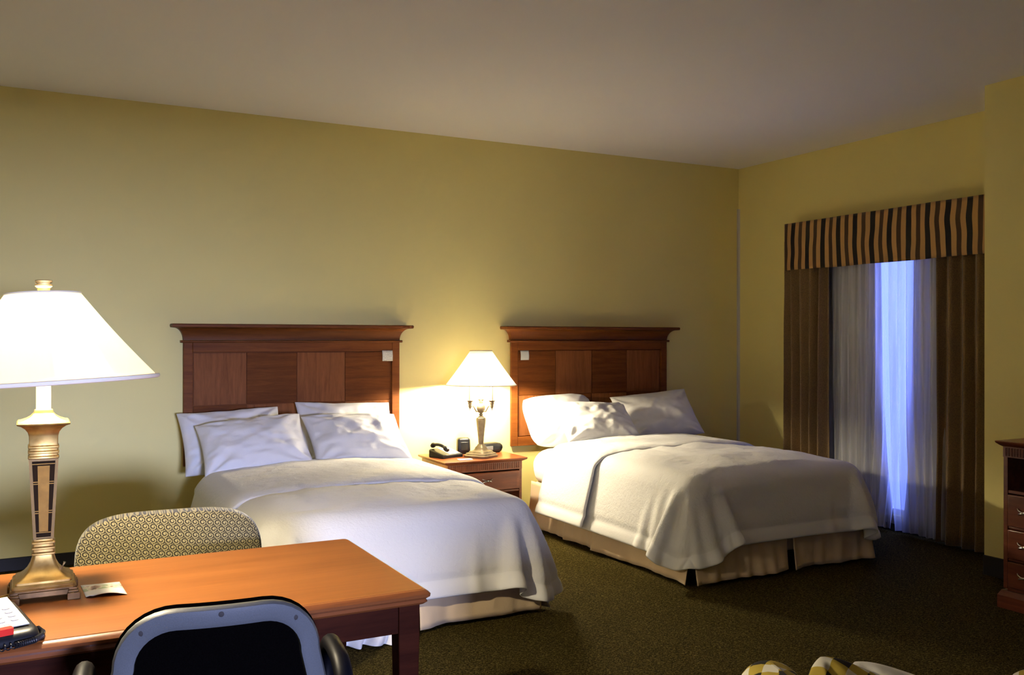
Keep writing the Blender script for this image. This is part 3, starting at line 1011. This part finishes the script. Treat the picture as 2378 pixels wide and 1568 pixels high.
# foot: four corner blocks and stepped plinth
bm = NB()
rings = [rr(h, h, z, .012, 3) for h, z in ((.078,.012),(.082,.014),(.082,.030),(.086,.031),(.086,.036),(.080,.040))]
loft(bm, rings)
for sx in (-1, 1):
    for sy in (-1, 1):
        for o, z0_, z1_, q in ((.094,0,.020,.034),(.090,.020,.027,.028),(.086,.027,.034,.022)):
            xa, xb = sorted((sx*o, sx*(o-q))); ya, yb = sorted((sy*o, sy*(o-q)))
            box(bm, xa, xb, ya, yb, z0_, z1_)
link('foot', bm, BRONZE, dl, ang=30, bevel=.0015)
rings = [rr(h, h, z, .008, 3) for h, z in ((.080,.038),(.081,.045),(.078,.050),(.072,.0505),(.072,.056),(.068,.0585),(.062,.0605),(.052,.068),(.042,.080),(.034,.096),(.029,.114),(.0275,.122))]
link('base', loft(NB(), rings), BRASS, dl, ang=30)
# ribs under the column
bm = NB()
for z in (.122, .138, .154):
    loft(bm, [rr(h, h, zz, .004, 2) for h, zz in ((.0285,z),(.031,z+.002),(.031,z+.006),(.0265,z+.009),(.0265,z+.016))])
link('lower_ribs', bm, BRASS, dl, ang=30)
# tapering column with recessed dark panel, rails and inlay
z0_, z1_ = .168, .402
h0, h1 = .0265, .0385
def hh(z): return h0+(h1-h0)*(z-z0_)/(z1_-z0_)
link('column_core', loft(NB(), [rr(hh(z)-.006, hh(z)-.006, z, .001, 1) for z in (z0_, z1_)]), plain('dark_patina', (.016,.008,.003), .7, 0, .05), dl)
bm = NB()
for k in range(4):
    R_ = Matrix.Rotation(k*pi/2, 3, 'Z')
    for sg in (-1,):
        rings = []
        for z in (z0_, z1_):
            h = hh(z)
            rings.append([tuple(R_ @ Vector(p)) for p in ((h, -h, z), (h, -h+.008, z), (h-.008, -h+.008, z), (h-.008, -h, z))])
        loft(bm, rings)
    for z in (z0_, z1_-.006):
        h = hh(z)
        rings = [[tuple(R_ @ Vector(p)) for p in ((h-.006, -h+.006, zz), (h, -h+.006, zz), (h, h-.006, zz), (h-.006, h-.006, zz))] for zz in (z, z+.006)]
        loft(bm, rings)
link('column_rails', bm, plain('column_gold', (.15,.088,.020), .5, .3, .3), dl)
bm = NB()
for k in range(4):
    R_ = Matrix.Rotation(k*pi/2, 3, 'Z')
    rings = []
    for z in (z0_+.022, z1_-.020):
        h = hh(z)-.001; w_ = hh(z)*.42
        rings.append([tuple(R_ @ Vector(p)) for p in ((h-.008, -w_, z), (h, -w_, z), (h, w_, z), (h-.008, w_, z))])
    loft(bm, rings)
    for z in (z0_+.018, z0_+.075, z0_+.081, z0_+.160, z0_+.166, z1_-.016):
        h = hh(z)-.002
        rings = [[tuple(R_ @ Vector(p)) for p in ((h-.005, -h+.006, zz), (h, -h+.006, zz), (h, h-.006, zz), (h-.005, h-.006, zz))] for zz in (z, z+.0025)]
        loft(bm, rings)
link('column_inlay', bm, plain('bronze_inlay', (.20,.105,.018), .55, .4, .2, noise=.15), dl)
bm = NB()
for z in (.402, .417, .432):
    loft(bm, [rr(h, h, zz, .004, 2) for h, zz in ((.0385,z),(.0405,z+.002),(.0405,z+.006),(.0375,z+.009),(.0375,z+.015))])
link('upper_ribs', bm, BRASS, dl, ang=30)
rings = [rr(h, h, z, .003, 2) for h, z in ((.0375,.446),(.038,.468),(.041,.480),(.048,.490),(.058,.498),(.068,.502),(.069,.506),(.066,.510),(.060,.511),(.045,.517),(.034,.524),(.026,.533),(.024,.542))]
link('capital', loft(NB(), rings), BRASS, dl, ang=28)
link('neck', lathe(NB(), [(.022,.540),(.0195,.545),(.0195,.64),(.012,.645),(.010,.70)], seg=24), CREAM, dl)
bm = NB(); lathe(bm, [(.012,.700),(.020,.712),(.030,.735),(.031,.755),(.024,.775),(.010,.786),(.001,.788)], seg=20)
link('bulb', bm, BULB_BIG, dl)
hp = []
for k in range(21):
    a = k/20*pi
    hp.append((.055*cos(a)*(1 if True else 0), 0, .66+.205*sin(a)))
link('harp', tube(NB(), hp, .002, 6), BRASS, dl)
SR = Matrix.Rotation(radians(-3.2), 4, Vector((cos(radians(62)), sin(radians(62)), 0)))
bm = shade_mesh(.300, .098, .262, .620, bell=.006)
bmesh.ops.rotate(bm, cent=(0,0,.85), matrix=SR, verts=bm.verts)
link('shade', bm, SHADE, dl, ang=180, solid=.002)
bm = NB()
for r_, z, q in ((.3005,.624,.0065),(.0985,.880,.004)):
    tube(bm, [(r_*cos(2*pi*i/64), r_*sin(2*pi*i/64), z) for i in range(65)], q, 8, cap=False)
bmesh.ops.rotate(bm, cent=(0,0,.85), matrix=SR, verts=bm.verts)
link('shade_trim', bm, SHADEBAND, dl)
bm = NB()
for a in (0, 120, 240): tube(bm, [(0,0,.866),(.097*cos(radians(a)), .097*sin(radians(a)), .878)], .002, 6)
link('shade_holder', bm, BRASS, dl)
rings = [rr(h, h, z, .002, 2) for h, z in ((.012,.864),(.015,.880),(.017,.898),(.0225,.903),(.0225,.908),(.018,.909),(.018,.913),(.0225,.914),(.0225,.919),(.016,.921))]
link('finial', loft(NB(), rings), BRASS, dl, ang=30)
link('switch', tube(NB(), [(.045,-.02,.075),(.052,-.024,.088),(.055,-.026,.096)], [.0025,.002,.004], 8), CHROME, dl)
tag(link('lamp_cord', tube(NB(), [(-.05,3.02,.768),(-.09,3.00,.7645),(-.16,2.985,.7645),(-.26,3.03,.7645),(-.36,3.12,.7645)], .0035, 8), plain('gold_cord', (.60,.36,.06), .4), None),
    'golden lamp cord running left across the desk top', 'cord')

# folded leaflet
P = []
for i in range(13):
    s = i/12
    row = []
    for j in range(9):
        q = j/8
        x = .145+.108*s; y = 2.902+.158*q - .012*s*0 + .0
        z = .7615 + (.010*sin(pi*s)*(1-q)**1.2) + (.004 if s < .1 and q < .1 else 0)
        row.append((x-.008*q, y-.010*s, z))
    P.append(row)
m = M('leaflet_print')
sp = m.t.nodes.new('ShaderNodeSeparateXYZ'); m.l(m.coord(), sp.inputs[0])
band = m.math('MULTIPLY', m.math('GREATER_THAN', sp.outputs[1], 2.972), m.math('LESS_THAN', sp.outputs[1], 3.035))
pic = m.ramp(m.noise(m.coord((38, 30, 1)), 1, 2), [(.32, (.10,.06,.05)), (.42, (.45,.30,.22)), (.52, (.80,.76,.62)), (.66, (.42,.50,.30))])
LEAF = m.set(m.mix(band, (.84,.82,.78), pic), .6)
tag(link('leaflet', grid_mesh(NB(), P), LEAF, None, ang=180, solid=.0012), 'white printed leaflet lying on the desk right of the brass lamp', 'leaflet')

# desk telephone
pd = thing('telephone', 'black desk telephone with white number pad and red light', 'telephone', (-.137, 2.632, .76), radians(16))
zf2 = lambda y: .034+.030*(y+.11)/.22
bm = NB()
loft(bm, [rr(.135, .125, 0, .03, 5), rr(.138, .128, .012, .03, 5), [(p[0], p[1], .024+.028*(p[1]+.12)/.24) for p in rr(.134, .122, 0, .028, 5)], [(p[0], p[1], .030+.030*(p[1]+.12)/.24) for p in rr(.124, .112, 0, .02, 5)]])
link('phone_body', bm, BLACK, pd, ang=50)
bm = NB(); slab(bm, -.07, .118, -.072, .105, zf2, .003)
link('keypad', bm, PAPER, pd, bevel=.001)
bm = NB(); slab(bm, -.07, .118, -.086, -.073, zf2, .002)
link('faceplate_edge', bm, plain('grey_green_plastic', (.28,.30,.26), .5), pd)
KEY = plain('grey_keys_desk', (.25,.24,.22), .5)
for i in range(5):
    for j in range(4):
        bm = NB()
        cx_, cy_ = -.03+i*.031, -.052+j*.026
        rings = [[(cx_+.0095*cos(a), cy_+.0065*sin(a), zf2(cy_+.0065*sin(a))+.003+t) for a in [2*pi*k/14 for k in range(14)]] for t in (0, .0025)]
        loft(bm, rings); link('key', bm, KEY, pd)
link('message_light', loft(NB(), [rr(.045, .012, 0, .003, 2, (.030, -.104)), [(p[0], p[1], .018) for p in rr(.045, .012, 0, .003, 2, (.030, -.104))]]), plain('red_lens_desk', (.62,.03,.02), .25), pd, loc=(0,0,.026))
# coiled cord round the front of the body
pts = []
base_ = [(-.16,-.150),(-.05,-.155),(.07,-.146),(.115,-.134),(.138,-.112),(.150,-.08),(.150,-.04)]
NN = 620
for k in range(NN):
    t = k/(NN-1)*(len(base_)-1); i = min(int(t), len(base_)-2); f = t-i
    x = base_[i][0]*(1-f)+base_[i+1][0]*f; y = base_[i][1]*(1-f)+base_[i+1][1]*f
    a = k*.55
    rl = math.hypot(x, y); pts.append((x+.006*cos(a)*x/rl, y+.006*cos(a)*y/rl, .009+.0062*sin(a)))
link('coiled_cord', tube(NB(), pts, .0018, 5), BLACK, pd)
hp = [(-.105, t*.105, .078+.022*(1-t*t)) for t in [-1+2*k/12 for k in range(13)]]
link('handset', tube(NB(), hp, [.016,.024,.024,.018,.015,.014,.014,.014,.015,.018,.024,.024,.016], 12), BLACK, pd)

# ------------------------------------------------------------------ scroll patterned chair behind desk
gc = thing('side_chair', 'upholstered chair in gold and black scroll fabric behind the desk', 'chair', (.475, 3.64, 0), radians(-4))
def cushion(hw, h, t, z0, y0, tilt, nrm=10, corner=.13, bulge=.025):
    """upright padded back: rounded rectangle outline, thick with soft edges"""
    bm = NB(); rings = []
    n = 56
    prof = [(-1, .80), (-.97, .90), (-.85, .965), (-.6, .99), (0, 1), (.6, .99), (.85, .965), (.97, .90), (1, .80)]
    def outline(sc, dpt):
        pts = []
        for k in range(n):
            a = 2*pi*k/n + pi/n
            e = 2/3.6
            cx_ = abs(cos(a))**e*(1 if cos(a) > 0 else -1); cz_ = abs(sin(a))**e*(1 if sin(a) > 0 else -1)
            inset = (1-sc)*t*1.1
            x = cx_*(hw-inset); z = cz_*(h/2-inset)
            yy = dpt*t/2*(1) + .035*(x/hw)**2*-1*-1
            pts.append((x, y0+yy+tilt*(z+h/2), z0+h/2+z))
        return pts
    for d_, s_ in prof: rings.append(outline(s_, d_))
    loft(bm, rings, cap=False)
    for ring, sgn in ((rings[0], -1), (rings[-1], 1)):
        # domed caps
        prev = ring; steps = 5
        c = Vector((0, y0+sgn*t/2*1.0+tilt*h/2, z0+h/2))
        vs = [[Vector(p) for p in ring]]
        for q in range(1, steps+1):
            f = q/steps
            vs.append([Vector((p[0]*(1-f), p[1]*(1-f)+(c.y+.0)*f + sgn*bulge*sin(f*pi/2), p[2]*(1-f)+c.z*f)) for p in ring])
        loft(bm, [[tuple(p) for p in r_] for r_ in vs[:-1]] + [[tuple(p*.999+c*.001) for p in vs[-1]]], cap=False)
    bmesh.ops.remove_doubles(bm, verts=bm.verts, dist=.0008)
    return bm
link('backrest', cushion(.335, .45, .11, .405, 0, .10), SCROLL, gc, ang=180)
rings = [[(p[0], p[1], z) for p in rr(a, b, z, .06, 6, (0, -.27))] for z, a, b in ((.38,.28,.24),(.39,.30,.26),(.44,.305,.265),(.475,.295,.255),(.49,.26,.22))]
link('seat', loft(NB(), rings), SCROLL, gc, ang=60)
for lx in (-.27, .23):
    for ly in (-.49, -.04):
        link('leg', loft(NB(), [[(lx+a, ly+b, z) for a, b in ((i,i),(.04-i,i),(.04-i,.04-i),(i,.04-i))] for z, i in ((0,.008),(.385,0))]), W_dkfr, gc)

# ------------------------------------------------------------------ task chair in front of the desk
oc = thing('office_chair', 'dark office chair with grey plastic back rim pushed to the desk', 'chair', (.385, 2.22, 0), radians(-7))
# local: back at y=-.20, chair faces +y
def shell_ring(hw_t, hw_b, z0, z1, r, inset, y, n=9, curve=.05):
    pts = []
    cz = [(hw_t, z1, 1, 0), (-hw_t, z1, -1, 90), (-hw_b, z0, -1, 180), (hw_b, z0, 1, 270)]
    for (hx, z, sx, a0) in cz:
        rr_ = max(r-inset, .01)
        sz = 1 if z == z1 else -1
        for k in range(n+1):
            a = radians(a0+90*k/n)
            x = sx*(abs(hx)-inset-rr_)+rr_*cos(a)
            zz = z-sz*(inset+rr_)+rr_*sin(a)
            pts.append((x, zz))
    # denser top/bottom edges
    out = []
    m_ = len(pts)
    for i in range(m_):
        a, b = pts[i], pts[(i+1) % m_]
        out.append(a)
        d = math.hypot(a[0]-b[0], a[1]-b[1])
        if d > .06:
            for q in range(1, 8): out.append((a[0]+(b[0]-a[0])*q/8, a[1]+(b[1]-a[1])*q/8))
    return [(x, y + curve*(x/.24)**2 - .10*(z-.5), z) for x, z in out]
A_ = (.212, .276, .42, .948, .125)
def sr(inset, y, extra=0): return shell_ring(A_[0], A_[1], A_[2], A_[3], A_[4], inset, y)
rings = [sr(.002, -.175), sr(0, -.195), sr(.004, -.203), sr(.030, -.205), sr(.040, -.200), sr(.043, -.186)]
link('back_shell_rim', loft(NB(), rings, cap=False), GREYP, oc, ang=40, solid=.003)
rings = [sr(.043, -.186), sr(.043, -.184)]
bm = NB(); loft(bm, [sr(.040, -.188), sr(.10, -.182), sr(.16, -.180)], cap=False)
f_ = [bm.verts.new(p) for p in sr(.16, -.180)]; bm.faces.new(f_)
bmesh.ops.remove_doubles(bm, verts=bm.verts, dist=.0005)
link('back_panel', bm, BLACKM, oc, ang=30)
rings = [sr(.004, -.180), sr(-.002, -.174), sr(-.003, -.160), sr(.004, -.145), sr(.03, -.132), sr(.09, -.125)]
bm = loft(NB(), rings, cap=False); f_ = [bm.verts.new(p) for p in sr(.09, -.125)]; bm.faces.new(f_)
bmesh.ops.remove_doubles(bm, verts=bm.verts, dist=.0005)
link('back_cushion', bm, BLACKM, oc, ang=50)
for x, z in ((-.155, .905), (.0, .935), (.155, .905)):
    yy = -.205 + .05*(x/.24)**2 - .10*(z-.5)
    link('screw', tube(NB(), [(x, yy+.006, z), (x, yy-.0005, z), (x, yy-.0015, z)], [.006, .006, .003], 10), DARK, oc)
rings = [[(p[0], p[1], z) for p in rr(a, b, z, .09, 7, (0, .12))] for z, a, b in ((.42,.20,.20),(.43,.235,.225),(.47,.245,.235),(.50,.235,.225),(.51,.20,.19))]
link('seat', loft(NB(), rings), BLACKM, oc, ang=60)
for sx in (-1, 1):
    pts = []
    for k in range(25):
        a = radians(200-220*k/24) if False else None
    prof = [(-.10,.50),(-.13,.56),(-.135,.64),(-.11,.70),(-.05,.735),(.03,.742),(.10,.735),(.145,.70),(.155,.65),(.14,.58),(.11,.53),(.08,.49)]
    pts = [(sx*(.285 - (.03 if i in (0, len(prof)-1) else 0)), y, z) for i, (y, z) in enumerate(prof)]
    # smooth
    sm = []
    for i in range(len(pts)-1):
        for q in range(4):
            t = q/4
            p0, p1, p2, p3 = [Vector(pts[min(max(i+d, 0), len(pts)-1)]) for d in (-1, 0, 1, 2)]
            sm.append(tuple(.5*((2*p1)+(-p0+p2)*t+(2*p0-5*p1+4*p2-p3)*t*t+(-p0+3*p1-3*p2+p3)*t**3)))
    sm.append(pts[-1])
    link('armrest', tube(NB(), sm, .022, 12), ARMB, oc)
bm = NB(); lathe(bm, [(.03,.10),(.03,.30),(.022,.30),(.022,.42)], c=(0,.12,0), seg=20)
link('gas_column', bm, BLACK, oc)
bm = NB()
box(bm, -.03, .03, -.22, .1, .40, .418)
tube(bm, [(0,-.10,.41),(0,-.19,.42),(0,-.215,.48),(0,-.195,.60)], .018, 10)
link('back_bracket', bm, BLACK, oc)
for k in range(5):
    a = 2*pi*k/5+.3
    link('base_spoke', tube(NB(), [(0,.12,.11),(.15*cos(a),.12+.15*sin(a),.10),(.29*cos(a),.12+.29*sin(a),.075)], [.028,.022,.016], 8), BLACK, oc)
    c_ = (.29*cos(a), .12+.29*sin(a))
    bm = NB()
    for s_ in (-.016, .016):
        tx_, ty_ = -sin(a), cos(a)
        tube(bm, [(c_[0]+tx_*(s_-.008), c_[1]+ty_*(s_-.008), .028), (c_[0]+tx_*(s_+.008), c_[1]+ty_*(s_+.008), .028)], .028, 16)
    link('caster', bm, BLACK, oc)

# ------------------------------------------------------------------ plaid armchair at the bottom edge
pc = thing('armchair', 'yellow and black plaid armchair cut off by the bottom edge', 'armchair', (1.86, 1.29, 0), radians(-115))
def soft_box(hx, hy_, z0, z1, r, c=(0,0), seed=1, dome=.02):
    rings = []
    N_ = 8
    for k in range(N_+1):
        a = pi/2*k/N_
        rings.append((z0+.002+0, 0))
    R = []
    for k in range(6):
        a = pi/2*k/5; R.append((z0+r*(1-sin(a))*1.0 if False else z0+r*(1-cos(a)), r*(1-sin(a))))
    for k in range(1, 7):
        a = pi/2*k/6; R.append((z1-r+r*sin(a), r*(1-cos(a))))
    rg = []
    for z, i in R: rg.append([(p[0]+.004*vn(p[0]*12, z*12, seed), p[1]+.004*vn(p[1]*12, z*12, seed+1), z) for p in rr(hx-i, hy_-i, z, min(r*1.3, hx-i, hy_-i), 6, c)])
    rg.append([(c[0]+(p[0]-c[0])*.5, c[1]+(p[1]-c[1])*.5, z1+dome*.8) for p in rg[-1]])
    return loft(NB(), rg)
link('seat_base', soft_box(.40, .38, .10, .32, .03, (0, 0), 2, 0), PLAID, pc, ang=50)
link('seat_cushion', soft_box(.27, .24, .32, .42, .04, (0, 0), 3), PLAID, pc, ang=50)
link('backrest', soft_box(.10, .38, .20, .82, .09, (.36, -.0), 5, .014), PLAID, pc, ang=60)
link('arm', soft_box(.31, .085, .25, .66, .08, (-.10, .33), 6, .012), PLAID, pc, ang=60)
link('arm', soft_box(.31, .085, .25, .68, .08, (-.13, -.36), 7, .012), PLAID, pc, ang=60)
for lx in (-.34, .34):
    for ly in (-.32, .32):
        link('leg', lathe(NB(), [(.018,0),(.026,.10)], c=(lx, ly, 0), seg=14), W_dkfr, pc)

pillow('throw_pillow', .34, .32, .14, (1.86, 1.71, .335), (L(-14), L(24), L(-25)), 21, 'plaid throw pillow propped on the armchair seat', 'throw pillows on the armchair', PLAID, .1, .13)
pillow('throw_pillow', .40, .34, .13, (2.00, 1.65, .29), (L(-16), L(18), L(-30)), 22, 'plain white throw pillow behind the plaid one on the armchair', 'throw pillows on the armchair', SHEET, .1, .12)

# ------------------------------------------------------------------ light
def area(name, loc, rot, sx, sy, col, e):
    l = bpy.data.lights.new(name, 'AREA'); l.shape = 'RECTANGLE'; l.size = sx; l.size_y = sy
    l.color = col; l.energy = e
    o = bpy.data.objects.new(name, l); C.objects.link(o); o.location = loc; o.rotation_euler = rot
    return o
# dusk daylight outside both windows
area('daylight_side', (XR+.9, 4.95, 1.6), (0, radians(90), 0), 2.2, 2.0, (.20, .28, 1.0), 38)
area('daylight_rear', (.55, -5.2, 1.5), (radians(90), 0, 0), 1.2, .70, (.50, .57, 1.0), 800)
wd = bpy.data.worlds.new('dusk_sky'); bpy.context.scene.world = wd
wd.use_nodes = True
bg = wd.node_tree.nodes['Background']
bg.inputs[0].default_value = (.15, .23, 1.0, 1); bg.inputs[1].default_value = 1.35

# ------------------------------------------------------------------ camera / view
cd = bpy.data.cameras.new('camera')
cd.sensor_width = 36; cd.lens = 2123.06/2378*36
cam = bpy.data.objects.new('camera', cd); C.objects.link(cam)
cam.location = (0, 0, 1.5136)
yaw = radians(27.812)
R = Matrix.Rotation(-yaw, 4, 'Z') @ Matrix.Rotation(radians(90.0172), 4, 'X') @ Matrix.Rotation(radians(.057), 4, 'Z')
cam.rotation_euler = R.to_euler()
cd.clip_start = .05
sc = bpy.context.scene
sc.camera = cam
sc.view_settings.view_transform = 'Standard'
sc.view_settings.look = 'None'
sc.view_settings.gamma = 1
sc.view_settings.exposure = 1.03
sc.view_settings.use_curve_mapping = False
cy = sc.cycles
cy.use_denoising = True
cy.max_bounces = 9; cy.diffuse_bounces = 5; cy.glossy_bounces = 4; cy.transmission_bounces = 6; cy.transparent_max_bounces = 12
cy.sample_clamp_indirect = 6
cy.caustics_reflective = False; cy.caustics_refractive = False
cy.use_light_tree = True
cy.use_adaptive_sampling = True; cy.adaptive_threshold = .03
